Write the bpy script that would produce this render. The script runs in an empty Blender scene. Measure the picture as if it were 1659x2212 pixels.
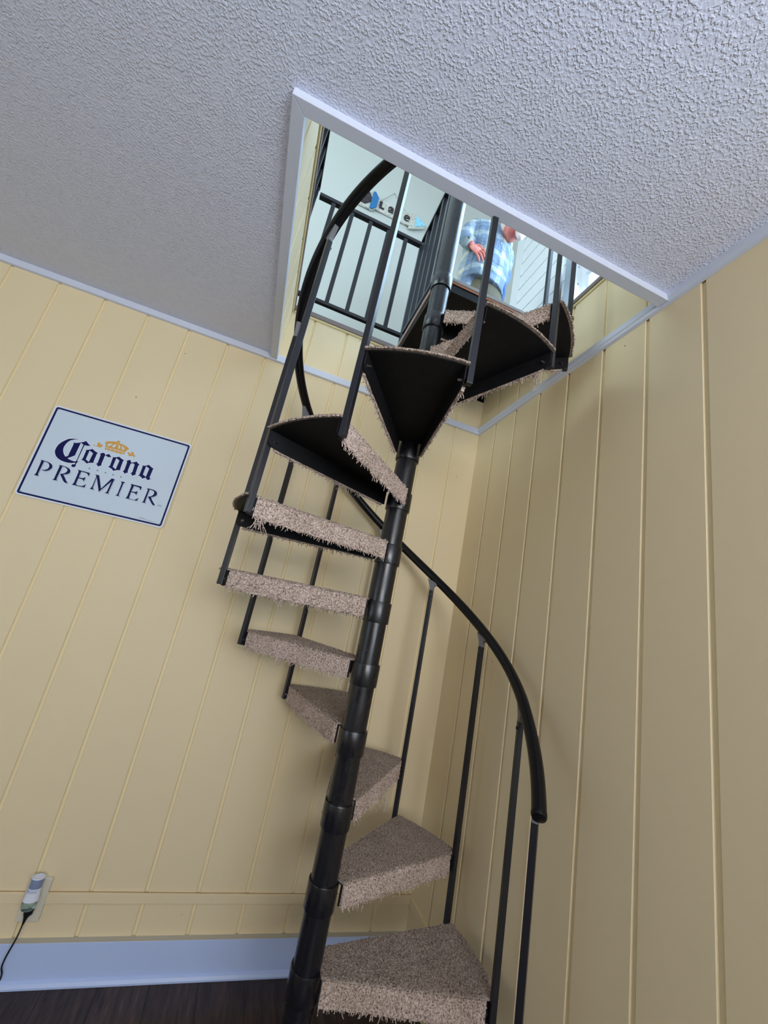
import bpy, bmesh, math, random
from mathutils import Vector, Matrix
sin, cos, pi, R_ = math.sin, math.cos, math.pi, math.radians
scene = bpy.context.scene
COL = scene.collection
random.seed(7)

# ------------------------------------------------------------------ camera
cam_data = bpy.data.cameras.new('camera')
cam_data.sensor_fit = 'HORIZONTAL'
cam_data.sensor_width = 36.0
cam_data.lens = 843.36 / 1659.0 * 36.0
cam_data.clip_start = 0.02
cam = bpy.data.objects.new('camera', cam_data)
COL.objects.link(cam)
CX = Vector((0.92806, -0.31699, 0.19548))
CY = -Vector((0.26482, 0.19264, -0.94486))
CZ = -Vector((0.26186, 0.92866, 0.26273))
cam.matrix_world = Matrix(((CX.x, CY.x, CZ.x, -0.9638), (CX.y, CY.y, CZ.y, -1.8018),
                           (CX.z, CY.z, CZ.z, 1.3077), (0, 0, 0, 1)))
scene.camera = cam

# ------------------------------------------------------------------ world, lights, exposure
world = bpy.data.worlds.new('daylight_sky')
scene.world = world
world.use_nodes = True
bg = world.node_tree.nodes['Background']
bg.inputs['Color'].default_value = (0.62, 0.82, 1.0, 1)
bg.inputs['Strength'].default_value = 1.6
scene.view_settings.view_transform = 'Standard'
scene.view_settings.look = 'None'
scene.view_settings.gamma = 1.0
scene.view_settings.exposure = 0.0
scene.view_settings.use_curve_mapping = False
scene.cycles.use_denoising = True
scene.cycles.max_bounces = 10
scene.cycles.diffuse_bounces = 6


def area(name, loc, target, sx, sy, power, colour):
    d = bpy.data.lights.new(name, 'AREA')
    d.shape = 'RECTANGLE'
    d.size, d.size_y = sx, sy
    d.energy = power
    d.color = colour
    o = bpy.data.objects.new(name, d)
    o.location = loc
    o.rotation_euler = (Vector(target) - Vector(loc)).to_track_quat('-Z', 'Y').to_euler()
    COL.objects.link(o)
    return o


# daylight coming in through the windows of the lower room (behind the camera) and the upper room
area('window_light_right', (-0.06, -2.95, 1.55), (-1.5, -1.3, 3.3), 1.15, 1.15, 31, (0.64, 0.79, 1.0))
area('window_light_front', (-0.92, -4.30, 1.80), (-0.7, 0, 5.2), 1.3, 0.95, 52, (1.0, 0.94, 0.86))
area('window_light_left', (-3.93, -2.0, 1.4), (-1.5, -0.2, 1.0), 1.6, 1.3, 1.5, (0.60, 0.78, 1.0))
area('window_light_upper_front', (-1.6, -3.95, 4.1), (-1.0, 0, 3.7), 3.0, 1.6, 30, (0.90, 0.95, 1.0))
area('window_light_upper_left', (-3.9, -0.8, 4.2), (0, -0.6, 3.6), 2.2, 1.5, 85, (0.76, 0.93, 1.0))
area('window_light_upper_right', (0.56, -0.66, 3.92), (-1.2, -0.7, 2.6), 1.15, 1.15, 48, (0.50, 0.73, 1.0))


# ------------------------------------------------------------------ helpers


class MB:
    """collects shapes, builds one mesh object"""

    def __init__(s):
        s.v, s.f = [], []
        s.m, s.cur = [], 0

    def add(s, vs, fs):
        b = len(s.v)
        s.v += [tuple(p) for p in vs]
        s.f += [tuple(b + i for i in f) for f in fs]
        s.m += [s.cur] * len(fs)
        return s

    def box(s, lo, hi):
        x0, y0, z0 = lo
        x1, y1, z1 = hi
        return s.add([(x0, y0, z0), (x1, y0, z0), (x1, y1, z0), (x0, y1, z0), (x0, y0, z1), (x1, y0, z1), (x1, y1, z1), (x0, y1, z1)],
                     [(0, 3, 2, 1), (4, 5, 6, 7), (0, 1, 5, 4), (1, 2, 6, 5), (2, 3, 7, 6), (3, 0, 4, 7)])

    def prism(s, poly, z0, z1, fn=None):
        """poly (counterclockwise) in a plane, extruded; fn maps (a, b, c) to xyz"""
        fn = fn or (lambda a, b, c: (a, b, c))
        n = len(poly)
        vs = [fn(a, b, z0) for a, b in poly] + [fn(a, b, z1) for a, b in poly]
        fs = [tuple(range(n - 1, -1, -1)), tuple(range(n, 2 * n))]
        fs += [(i, (i + 1) % n, n + (i + 1) % n, n + i) for i in range(n)]
        return s.add(vs, fs)

    def tube(s, pts, r, n=10, caps=True):
        pts = [Vector(p) for p in pts]
        rs = r if isinstance(r, (list, tuple)) else [r] * len(pts)
        up = Vector((0, 0, 1))
        rings = []
        prev = None
        for i, p in enumerate(pts):
            t = (pts[min(i + 1, len(pts) - 1)] - pts[max(i - 1, 0)])
            t = t.normalized() if t.length > 1e-9 else Vector((0, 0, 1))
            if prev is None:
                a = up if abs(t.dot(up)) < 0.95 else Vector((1, 0, 0))
                u = t.cross(a).normalized()
            else:
                u = (prev - t * prev.dot(t)).normalized()
            prev = u
            w = t.cross(u)
            rings.append([p + (u * cos(2 * pi * j / n) + w * sin(2 * pi * j / n)) * rs[i] for j in range(n)])
        vs = [q for rg in rings for q in rg]
        fs = []
        for i in range(len(pts) - 1):
            for j in range(n):
                k = (j + 1) % n
                fs.append((i * n + j, i * n + k, (i + 1) * n + k, (i + 1) * n + j))
        if caps:
            fs.append(tuple(range(n - 1, -1, -1)))
            fs.append(tuple((len(pts) - 1) * n + j for j in range(n)))
        return s.add(vs, fs)

    def loft(s, rings, caps=True):
        n = len(rings[0])
        vs = [q for rg in rings for q in rg]
        fs = [(i * n + j, i * n + (j + 1) % n, (i + 1) * n + (j + 1) % n, (i + 1) * n + j) for i in range(len(rings) - 1) for j in range(n)]
        if caps:
            fs.append(tuple(range(n - 1, -1, -1)))
            fs.append(tuple((len(rings) - 1) * n + j for j in range(n)))
        return s.add(vs, fs)

    def lathe(s, prof, c=(0, 0, 0), n=24, sx=1, sy=1):
        return s.loft([[(c[0] + r * sx * cos(2 * pi * j / n), c[1] + r * sy * sin(2 * pi * j / n), c[2] + z) for j in range(n)] for r, z in prof])

    def ball(s, c, r, n=12, m=8):
        rx, ry, rz = r if isinstance(r, (tuple, list)) else (r, r, r)
        rg = []
        for i in range(m + 1):
            t = -pi / 2 + pi * (0.02 + 0.96 * i / m)
            rg.append([(c[0] + rx * cos(t) * cos(2 * pi * j / n), c[1] + ry * cos(t) * sin(2 * pi * j / n), c[2] + rz * sin(t)) for j in range(n)])
        return s.loft(rg)

    def build(s, name, mat, parent=None, smooth=False, loc=None, rotz=0.0, bevel=0, seg=2, fix=True):
        me = bpy.data.meshes.new(name)
        me.from_pydata(s.v, [], s.f)
        if fix:
            b = bmesh.new()
            b.from_mesh(me)
            bmesh.ops.recalc_face_normals(b, faces=b.faces)
            b.to_mesh(me)
            b.free()
        for m_ in (mat if isinstance(mat, (list, tuple)) else [mat]):
            me.materials.append(m_)
        if any(s.m):
            me.polygons.foreach_set('material_index', s.m)
        o = bpy.data.objects.new(name, me)
        COL.objects.link(o)
        if loc:
            o.location = loc
        o.rotation_euler = (0, 0, rotz)
        if parent:
            o.parent = parent
        if smooth:
            me.polygons.foreach_set('use_smooth', [True] * len(me.polygons))
            me.set_sharp_from_angle(angle=R_(40))
        if bevel:
            md = o.modifiers.new('edge', 'BEVEL')
            md.width = bevel
            md.segments = seg
            md.limit_method = 'ANGLE'
            md.angle_limit = R_(35)
        return o


def tag(o, label=None, cat=None, group=None, kind=None):
    if label:
        o['label'] = label
    if cat:
        o['category'] = cat
    if group:
        o['group'] = group
    if kind:
        o['kind'] = kind
    return o


def S(o):
    o['kind'] = 'structure'
    return o


def empty(name, loc=(0, 0, 0)):
    o = bpy.data.objects.new(name, None)
    o.empty_display_size = 0.1
    o.location = loc
    COL.objects.link(o)
    return o


def copy_obj(o, parent):
    c = o.copy()
    COL.objects.link(c)
    c.parent = parent
    for ch in list(o.children):
        copy_obj(ch, c)
    return c


def flat(name, polys, mat, parent, y, thick, depth_axis='y', res=1, loc=None):
    """filled outlines (with holes) in an x/z plane, thickness towards the viewer (-y)"""
    cu = bpy.data.curves.new(name, 'CURVE')
    cu.dimensions = '2D'
    cu.fill_mode = 'BOTH'
    cu.extrude = thick / 2
    for p in polys:
        sp = cu.splines.new('POLY')
        sp.points.add(len(p) - 1)
        for q, (a, b) in zip(sp.points, p):
            q.co = (a, b, 0, 1)
        sp.use_cyclic_u = True
    t = bpy.data.objects.new(name + '_curve', cu)
    COL.objects.link(t)
    dg = bpy.context.evaluated_depsgraph_get()
    me = bpy.data.meshes.new_from_object(t.evaluated_get(dg))
    bpy.data.objects.remove(t)
    me.transform(Matrix(((1, 0, 0, 0), (0, 0, -1, y - thick / 2), (0, 1, 0, 0), (0, 0, 0, 1))))
    me.name = name
    me.materials.clear()
    me.materials.append(mat)
    o = bpy.data.objects.new(name, me)
    COL.objects.link(o)
    if parent:
        o.parent = parent
        o.location = -parent.location
    return o


# ------------------------------------------------------------------ materials


def srgb(r, g, b):
    f = lambda c: (c / 255) / 12.92 if c <= 10 else ((c / 255 + 0.055) / 1.055) ** 2.4
    return (f(r), f(g), f(b), 1)


def mat(name, col, rough=0.6, metal=0.0, spec=0.5):
    m = bpy.data.materials.new(name)
    m.use_nodes = True
    b = m.node_tree.nodes['Principled BSDF']
    b.inputs['Base Color'].default_value = col
    b.inputs['Roughness'].default_value = rough
    b.inputs['Metallic'].default_value = metal
    b.inputs['Specular IOR Level'].default_value = spec
    return m


def N(m, t, **kw):
    n = m.node_tree.nodes.new(t)
    for k, v in kw.items():
        setattr(n, k, v)
    return n


def L_(m, a, b):
    m.node_tree.links.new(a, b)


def coords(m, scale=(1, 1, 1), kind='Object'):
    tc = N(m, 'ShaderNodeTexCoord')
    mp = N(m, 'ShaderNodeMapping')
    mp.inputs['Scale'].default_value = scale
    if kind == 'World':
        g = N(m, 'ShaderNodeNewGeometry')
        L_(m, g.outputs['Position'], mp.inputs['Vector'])
    else:
        L_(m, tc.outputs[kind], mp.inputs['Vector'])
    return mp.outputs['Vector']


def noise(m, vec, scale, detail=3, rough=0.5):
    n = N(m, 'ShaderNodeTexNoise')
    n.inputs['Scale'].default_value = scale
    n.inputs['Detail'].default_value = detail
    n.inputs['Roughness'].default_value = rough
    L_(m, vec, n.inputs['Vector'])
    return n.outputs['Fac']


def ramp(m, fac, stops):
    r = N(m, 'ShaderNodeValToRGB')
    e = r.color_ramp.elements
    while len(e) < len(stops):
        e.new(0.5)
    for i, (p, c) in enumerate(stops):
        e[i].position = p
        e[i].color = c if len(c) == 4 else (*c, 1)
    L_(m, fac, r.inputs['Fac'])
    return r.outputs['Color']


def bump(m, h, strength=0.3, dist=0.002, prev=None):
    b = N(m, 'ShaderNodeBump')
    b.inputs['Strength'].default_value = strength
    b.inputs['Distance'].default_value = dist
    L_(m, h, b.inputs['Height'])
    if prev is not None:
        L_(m, prev, b.inputs['Normal'])
    bs = m.node_tree.nodes['Principled BSDF']
    L_(m, b.outputs['Normal'], bs.inputs['Normal'])
    return b.outputs['Normal']


def setcol(m, c):
    L_(m, c, m.node_tree.nodes['Principled BSDF'].inputs['Base Color'])


def panel_material(name, c1, c2, horiz):
    m = mat(name, c1, 0.55, spec=0.35)
    v = coords(m, horiz, 'World')
    n1 = noise(m, v, 60, 3, 0.6)
    v2 = coords(m, (1, 1, 0.6), 'World')
    n2 = noise(m, v2, 2.2, 2)
    mx = N(m, 'ShaderNodeMix', data_type='RGBA')
    L_(m, n2, mx.inputs['Factor'])
    mx.inputs['A'].default_value = c1
    mx.inputs['B'].default_value = c2
    # sparse nail holes and specks
    vo = N(m, 'ShaderNodeTexVoronoi')
    vo.inputs['Scale'].default_value = 5.5
    L_(m, coords(m, (1, 1, 1), 'World'), vo.inputs['Vector'])
    spot = ramp(m, vo.outputs['Distance'], [(0.0, (1, 1, 1)), (0.012, (1, 1, 1)), (0.018, (0, 0, 0))])
    mx2 = N(m, 'ShaderNodeMix', data_type='RGBA')
    L_(m, spot, mx2.inputs['Factor'])
    L_(m, mx.outputs['Result'], mx2.inputs['A'])
    mx2.inputs['B'].default_value = srgb(140, 110, 70)
    setcol(m, mx2.outputs['Result'])
    bump(m, n1, 0.22, 0.0012)
    return m


M = {}
M['panel'] = panel_material('cream_painted_panelling', srgb(232, 214, 174), srgb(226, 209, 174), (2, 2, 14))
M['panel_b'] = M['panel']
m = M['ceiling'] = mat('popcorn_ceiling', srgb(222, 226, 244), 0.85, spec=0.2)
v = coords(m, (1, 1, 1), 'World')
blob = ramp(m, noise(m, v, 165, 1.2, 0.45), [(0.47, (0, 0, 0)), (0.62, (1, 1, 1))])
mask = ramp(m, noise(m, v, 35, 2), [(0.36, (0.25, 0.25, 0.25)), (0.58, (1, 1, 1))])
mul = N(m, 'ShaderNodeMath', operation='MULTIPLY')
L_(m, blob, mul.inputs[0])
L_(m, mask, mul.inputs[1])
bump(m, mul.outputs[0], 0.7, 0.0026)
M['trim'] = mat('white_trim_paint', srgb(208, 214, 230), 0.45)
bump(M['trim'], noise(M['trim'], coords(M['trim'], (1, 1, 1), 'World'), 90, 3), 0.06, 0.001)
M['base'] = mat('white_baseboard_paint', srgb(188, 206, 246), 0.4)
bump(M['base'], noise(M['base'], coords(M['base'], (1, 1, 1), 'World'), 60, 3), 0.08, 0.001)
M['cream'] = mat('cream_trim_paint', srgb(232, 216, 166), 0.5)
M['ledge'] = mat('brown_grey_floor_edge', srgb(126, 112, 108), 0.5)
m = M['floor'] = mat('dark_wood_planks', srgb(60, 46, 42), 0.32, spec=0.3)
v = coords(m, (14, 1.6, 1), 'World')
c = ramp(m, noise(m, v, 4, 6, 0.65), [(0.30, srgb(38, 28, 26)), (0.55, srgb(72, 56, 50)), (0.78, srgb(104, 84, 74))])
br = N(m, 'ShaderNodeTexBrick')
br.inputs['Color1'].default_value = (1, 1, 1, 1)
br.inputs['Color2'].default_value = (0.72, 0.70, 0.70, 1)
br.inputs['Mortar'].default_value = (0.12, 0.1, 0.1, 1)
br.inputs['Scale'].default_value = 1
br.inputs['Mortar Size'].default_value = 0.0016
br.inputs['Brick Width'].default_value = 1.05
br.inputs['Row Height'].default_value = 0.155
mp = N(m, 'ShaderNodeMapping')
mp.inputs['Rotation'].default_value = (0, 0, pi / 2)
g = N(m, 'ShaderNodeNewGeometry')
L_(m, g.outputs['Position'], mp.inputs['Vector'])
L_(m, mp.outputs['Vector'], br.inputs['Vector'])
mx = N(m, 'ShaderNodeMix', data_type='RGBA', blend_type='MULTIPLY')
mx.inputs['Factor'].default_value = 1
L_(m, c, mx.inputs['A'])
L_(m, br.outputs['Color'], mx.inputs['B'])
setcol(m, mx.outputs['Result'])
bump(m, c, 0.1, 0.001)

m = M['steel'] = mat('black_painted_steel', srgb(20, 20, 26), 0.38, spec=0.6)
nz = noise(m, coords(m, (1, 1, 0.3)), 45, 4, 0.6)
rgh = ramp(m, nz, [(0.3, (0.20, 0.20, 0.20)), (0.7, (0.40, 0.40, 0.40))])
L_(m, rgh, m.node_tree.nodes['Principled BSDF'].inputs['Roughness'])
bump(m, nz, 0.12, 0.0006)
m = M['plate'] = mat('matt_black_tread_steel', srgb(18, 18, 20), 0.62, spec=0.25)
nz = noise(m, coords(m), 30, 4, 0.6)
setcol(m, ramp(m, nz, [(0.35, srgb(15, 15, 18)), (0.8, srgb(27, 27, 30))]))
M['tube'] = mat('satin_black_tube', srgb(30, 30, 36), 0.36, spec=0.5)
M['rubber'] = mat('black_vinyl_handrail', srgb(14, 14, 18), 0.32, spec=0.3)
M['bracket'] = mat('grey_cast_bracket', srgb(118, 118, 124), 0.45, spec=0.5)
M['bolt'] = mat('dark_bolt_steel', srgb(92, 88, 90), 0.35, 0.8)
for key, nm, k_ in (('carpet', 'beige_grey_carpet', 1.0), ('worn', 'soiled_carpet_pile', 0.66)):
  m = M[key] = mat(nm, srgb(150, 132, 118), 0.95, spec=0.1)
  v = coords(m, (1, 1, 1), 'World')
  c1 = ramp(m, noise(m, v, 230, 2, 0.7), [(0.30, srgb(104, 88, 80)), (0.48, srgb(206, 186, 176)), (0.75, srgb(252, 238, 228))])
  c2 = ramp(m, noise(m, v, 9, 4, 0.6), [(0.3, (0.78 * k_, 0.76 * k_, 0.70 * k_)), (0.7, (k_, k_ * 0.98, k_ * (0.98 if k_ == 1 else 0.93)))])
  mx = N(m, 'ShaderNodeMix', data_type='RGBA', blend_type='MULTIPLY')
  mx.inputs['Factor'].default_value = 1
  L_(m, c1, mx.inputs['A'])
  L_(m, c2, mx.inputs['B'])
  setcol(m, mx.outputs['Result'])
  bump(m, noise(m, v, 300, 2, 0.8), 0.9, 0.003)
M['plywood'] = mat('orange_brown_wood_edge', srgb(160, 96, 56), 0.5)
bump(M['plywood'], noise(M['plywood'], coords(M['plywood'], (4, 4, 60), 'World'), 8, 3), 0.2, 0.001)
M['landing_top'] = mat('grey_landing_edge', srgb(158, 156, 158), 0.7)
M['tin'] = mat('pale_blue_tin', srgb(205, 219, 232), 0.28, spec=0.5)
M['tin_white'] = mat('white_tin_rim', srgb(226, 232, 242), 0.3)
M['navy'] = mat('navy_print', srgb(10, 14, 78), 0.5, spec=0.2)
M['groove'] = mat('yellow_groove_paint', srgb(236, 219, 176), 0.6, spec=0.2)
M['dirt'] = mat('brown_joint_dirt', srgb(172, 142, 98), 0.8)
M['dusty'] = mat('dusty_beige_edge', srgb(188, 184, 170), 0.8)
M['print_white'] = mat('white_print', srgb(222, 230, 246), 0.3)
M['print_grey'] = mat('grey_print', srgb(88, 100, 118), 0.35)
M['gold'] = mat('gold_print', srgb(214, 160, 72), 0.35)
M['upper_wall'] = mat('pale_green_cream_plaster', srgb(200, 202, 194), 0.7, spec=0.2)
bump(M['upper_wall'], noise(M['upper_wall'], coords(M['upper_wall'], (1, 1, 1), 'World'), 70, 3), 0.05, 0.001)
M['siding'] = mat('white_shiplap_paint', srgb(238, 242, 244), 0.5, spec=0.3)
M['siding_gap'] = mat('grey_casing_paint', srgb(176, 190, 200), 0.5, spec=0.3)
M['oldwood'] = mat('weathered_white_wood', srgb(206, 203, 190), 0.8)
c = ramp(M['oldwood'], noise(M['oldwood'], coords(M['oldwood'], (9, 1, 30), 'World'), 5, 5, 0.7), [(0.36, srgb(120, 112, 98)), (0.46, srgb(205, 202, 190)), (0.8, srgb(222, 220, 208))])
setcol(M['oldwood'], c)
M['blackwood'] = mat('black_brown_wood', srgb(44, 36, 40), 0.7)
setcol(M['blackwood'], ramp(M['blackwood'], noise(M['blackwood'], coords(M['blackwood'], (3, 1, 40), 'World'), 4, 3), [(0.35, srgb(34, 28, 32)), (0.7, srgb(72, 62, 66))]))
M['bluewood'] = mat('blue_wood', srgb(38, 112, 168), 0.6)
M['skywood'] = mat('light_blue_wood', srgb(150, 212, 232), 0.7)
setcol(M['skywood'], ramp(M['skywood'], noise(M['skywood'], coords(M['skywood'], (9, 1, 30), 'World'), 6, 5, 0.7), [(0.38, srgb(96, 150, 176)), (0.48, srgb(158, 218, 238)), (0.8, srgb(170, 226, 242))]))
M['twine'] = mat('brown_twine', srgb(128, 108, 80), 0.9)
M['outlet'] = mat('ivory_outlet_plastic', srgb(214, 208, 190), 0.4)
M['slot'] = mat('dark_slot', srgb(30, 28, 28), 0.6)
M['plug_white'] = mat('white_plastic', srgb(226, 230, 244), 0.3)
M['plug_grey'] = mat('slate_grey_plastic', srgb(128, 142, 172), 0.35)
M['cord'] = mat('black_cord_plastic', srgb(16, 16, 18), 0.4)
m = M['glass'] = mat('clear_oil_glass', srgb(205, 226, 222), 0.05)
m.node_tree.nodes['Principled BSDF'].inputs['Transmission Weight'].default_value = 0.9
m.node_tree.nodes['Principled BSDF'].inputs['IOR'].default_value = 1.33
m = M['pane'] = mat('window_glass', (1, 1, 1, 1), 0.0)
m.node_tree.nodes['Principled BSDF'].inputs['Transmission Weight'].default_value = 1.0
m.node_tree.nodes['Principled BSDF'].inputs['IOR'].default_value = 1.02

# ------------------------------------------------------------------ setting: lower room
ZT = 2.40      # lower edge of the wall trim
ZC = 2.43      # ceiling
ZF = 2.735     # upper floor
XL, YF = -4.05, -4.45


def groove_profile(a0, a1, grooves, w=0.0125, d=0.006):
    """(position, depth) pairs along a wall with shallow round-shouldered channels"""
    p = [(a0, 0.0)]
    for g in grooves:
        if g - w < a0 + 0.004 or g + w > a1 - 0.004:
            continue
        h = w / 2
        p += [(g - h - 0.0015, 0.0), (g - h, -0.0012), (g - h + 0.0012, -d), (g + h - 0.0012, -d), (g + h, -0.0012), (g + h + 0.0015, 0.0)]
    p.append((a1, 0.0))
    return p


def panel_wall(name, a0, a1, z0, z1, grooves, place, thick=0.09, mat_=None):
    prof = groove_profile(a0, a1, grooves)
    mb = MB()
    n = len(prof)
    vs = [place(a, d, z0) for a, d in prof] + [place(a, d, z1) for a, d in prof]
    fs = [(i, i + 1, n + i + 1, n + i) for i in range(n - 1)]
    b = len(vs)
    vs += [place(a0, -thick, z0), place(a1, -thick, z0), place(a1, -thick, z1), place(a0, -thick, z1)]
    fs += [(b, b + 3, b + 2, b + 1), (0, n, b + 3, b), (n - 1, b + 1, b + 2, 2 * n - 1)]
    fs += [tuple([b, b + 1] + list(range(n - 1, -1, -1))), tuple([b + 3] + list(range(n, 2 * n)) + [b + 2])]
    mb.add(vs, fs)
    for i in range(n - 1):
        if min(prof[i][1], prof[i + 1][1]) < -0.001 and prof[i + 1][0] - prof[i][0] > 0.004:
            mb.m[i] = 1
    return S(mb.build(name, [mat_ or M['panel'], M['groove']]))


SA, OA, SB, OB = 0.1742, 0.1553, 0.1688, 0.1696
gA = [-(OA + k * SA) for k in range(0, 23)]
gB = [-(OB + k * SB) for k in range(0, 27)]
panel_wall('wall_back', XL, 0.0, 0.0, ZF - 0.02, gA[::-1], lambda a, d, z: (a, -d, z))
panel_wall('wall_right', -2.2, 0.0, 0.0, 2.75, gB[::-1], lambda a, d, z: (-d, a, z))
# stairwell side panelling between ceiling and upper floor
panel_wall('wall_stairwell_left', -1.055, -0.001, ZC - 0.014, 2.70, [-0.10 - 0.1742 * k for k in range(6)][::-1], lambda a, d, z: (-1.148 + d, a, z), 0.028)
panel_wall('wall_stairwell_front', -1.148, -0.001, ZC - 0.014, 2.70, gA[:7][::-1], lambda a, d, z: (a, -1.058 + d, z), 0.028)

fl = MB().box((XL, YF, -0.1), (0.0, 0.0, 0.0))
S(fl.build('floor', M['floor']))
cl = MB()
cl.box((XL, YF, ZC), (-1.165, 0.0, ZC + 0.08))
cl.box((-1.165, YF, ZC), (0.0, -1.075, ZC + 0.08))
S(cl.build('ceiling', M['ceiling']))


def framed_wall(name, axis, pos, a0, a1, z0, z1, w0, w1, wz0, wz1, mat_, t=0.1):
    """a wall with a rectangular window hole"""
    mb = MB()
    for (p0, p1, q0, q1) in ((a0, w0, z0, z1), (w1, a1, z0, z1), (w0, w1, z0, wz0), (w0, w1, wz1, z1)):
        if axis == 'y':
            mb.box((p0, pos, q0), (p1, pos + t, q1))
        else:
            mb.box((pos, p0, q0), (pos + t, p1, q1))
    return S(mb.build(name, mat_))


def window(name, axis, pos, w0, w1, z0, z1, d, t=0.1):
    """casing and sash around a hole, and its pane"""
    mb = MB()
    c = 0.07

    def bx(a0, a1, q0, q1, e0, e1):
        if axis == 'y':
            mb.box((a0, min(e0, e1), q0), (a1, max(e0, e1), q1))
        else:
            mb.box((min(e0, e1), a0, q0), (max(e0, e1), a1, q1))
    f0 = pos
    for (a0, a1, q0, q1) in ((w0 - c, w0, z0 - c, z1 + c), (w1, w1 + c, z0 - c, z1 + c), (w0, w1, z0 - c, z0), (w0, w1, z1, z1 + c)):
        bx(a0, a1, q0, q1, f0, f0 + d * 0.018)
    mid = pos + (t / 2 if d < 0 else -t / 2)
    s = 0.035
    for (a0, a1, q0, q1) in ((w0, w0 + s, z0, z1), (w1 - s, w1, z0, z1), (w0 + s, w1 - s, z0, z0 + s), (w0 + s, w1 - s, z1 - s, z1), (w0 + s, w1 - s, (z0 + z1) / 2 - s / 2, (z0 + z1) / 2 + s / 2)):
        bx(a0, a1, q0, q1, mid - 0.015, mid + 0.015)
    o = S(mb.build(name, M['siding']))
    return o


# walls behind the camera, each with the window that lights the room
framed_wall('wall_front', 'y', YF - 0.1, XL, 0.0, 0.0, ZC, -1.65, -0.2, 1.2, 2.32, M['panel'])
window('window_1', 'y', YF, -1.65, -0.2, 1.2, 2.32, 1)
framed_wall('wall_right_front', 'x', 0.0, YF, -2.2, 0.0, ZC, -3.6, -2.3, 0.75, 2.15, M['panel'])
window('window_7', 'x', 0.0, -3.6, -2.3, 0.75, 2.15, -1)
framed_wall('wall_left', 'x', XL - 0.1, YF, 0.0, 0.0, ZC, -2.9, -1.1, 0.7, 2.05, M['panel'])
window('window_2', 'x', XL, -2.9, -1.1, 0.7, 2.05, 1)

# wall trim under the ceiling
t = MB().prism([(0, ZT), (-0.012, ZT + 0.003), (-0.013, ZC + 0.006), (0, ZC + 0.006)], XL, 0.0, lambda a, b, c: (c, a, b))
S(t.build('trim_1', M['trim'], bevel=0.0015))
t = MB().prism([(0, ZT), (-0.010, ZT + 0.004), (-0.012, ZT + 0.014), (-0.016, ZT + 0.017), (-0.018, ZC + 0.006), (0, ZC + 0.006)], YF, 0.0, lambda a, b, c: (a, c, b))
S(t.build('trim_2', M['trim'], bevel=0.001))
# casing of the opening in the ceiling
XO, YO, XI, YI, ZB = -1.179, -1.090, -1.146, -1.057, 2.408
t = MB().prism([(XO, YO), (XI, YI), (XI, -0.012), (XO, -0.012)], ZB, ZC + 0.01)
S(t.build('trim_3', M['trim'], bevel=0.0015))
t = MB().prism([(XO, YO), (-0.012, YO), (-0.012, YI), (XI, YI)], ZB, ZC + 0.01)
S(t.build('trim_4', M['trim'], bevel=0.0015))
# dark nail heads in the casings stay in one small mesh each (surface marks of the trim)
# low batten rails and baseboards
t = MB().box((XL, -0.008, 0.2095), (0, 0, 0.239))
S(t.build('trim_5', M['panel'], bevel=0.001))
t = MB().box((-0.008, YF, 0.2095), (0, -0.008, 0.239))
S(t.build('trim_6', M['panel'], bevel=0.001))
t = MB().box((XL, -0.0025, 0.239), (0, 0, 0.2402))
S(t.build('trim_17', M['dirt']))
t = MB().box((XL, -0.021, 0.0), (-0.018, 0, 0.1125))
t.prism([(0 - 0.021, 0.0), (-0.033, 0.0), (-0.033, 0.006), (-0.029, 0.014), (-0.021, 0.019)], XL, -0.018, lambda a, b, c: (c, a, b))
S(t.build('baseboard_back', M['base'], bevel=0.0012))
t = MB().box((-0.014, YF, 0.0), (0, -0.016, 0.1139))
S(t.build('baseboard_right', M['cream'], bevel=0.001))
t = MB().box((XL, -0.0205, 0.1125), (-0.0145, 0, 0.1139))
S(t.build('trim_7', M['dusty']))

# edge of the upper floor round the stairwell
t = MB()
r = 0.007
qr = [(0, 2.705)] + [(-r * sin(a), 2.712 - r * cos(a)) for a in (0.2, 0.6, 1.0, 1.4, pi / 2)] + [(-r, 2.722), (0, 2.722)]
t.prism(qr, -1.136, -0.575, lambda a, b, c: (c, a, b))
S(t.build('trim_8', M['cream'], smooth=True))
t = MB().prism(qr, -1.045, 0.0, lambda a, b, c: (-1.148 - a, c, b))
S(t.build('trim_9', M['cream'], smooth=True))
t = MB().box((-1.17, -0.012, 2.7165), (-0.584, 0.06, 2.744))
S(t.build('trim_10', M['ledge'], bevel=0.003))
t = MB().box((-1.22, -1.06, 2.7165), (-1.137, -0.012, 2.744))
S(t.build('trim_11', M['ledge'], bevel=0.003))
t = MB().prism([(a, b + 0.03) for a, b in qr], -1.10, 0.0, lambda a, b, c: (a, c, b))
S(t.build('trim_12', M['cream'], smooth=True))
t = MB().box((-0.012, -1.10, 2.7455), (0.06, 0.0, 2.768))
S(t.build('trim_13', M['ledge'], bevel=0.003))

# ------------------------------------------------------------------ setting: upper room
UX0, UX1, UY0, UY1, UZ = -4.0, 0.60, -4.0, 0.87, 5.55
t = MB()
t.box((-0.56, 0.0, ZF - 0.12), (UX1, UY1, ZF))
t.box((UX0, 0.02, ZF - 0.12), (-0.56, UY1, ZF - 0.012))
t.box((UX0, UY0, ZF - 0.12), (-1.20, 0.02, ZF - 0.012))
t.box((-1.20, UY0, ZF - 0.12), (0.0, -1.10, ZF - 0.012))
t.box((0.01, UY0, ZF - 0.12), (UX1, 0.0, ZF))
S(t.build('floor_upper', M['floor']))
S(MB().box((UX0, UY1, ZF - 0.12), (UX1 + 0.1, UY1 + 0.1, UZ)).build('wall_upper_back', M['upper_wall']))
S(MB().box((UX0, UY0, UZ), (UX1, UY1, UZ + 0.1)).build('ceiling_upper', M['siding']))
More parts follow.
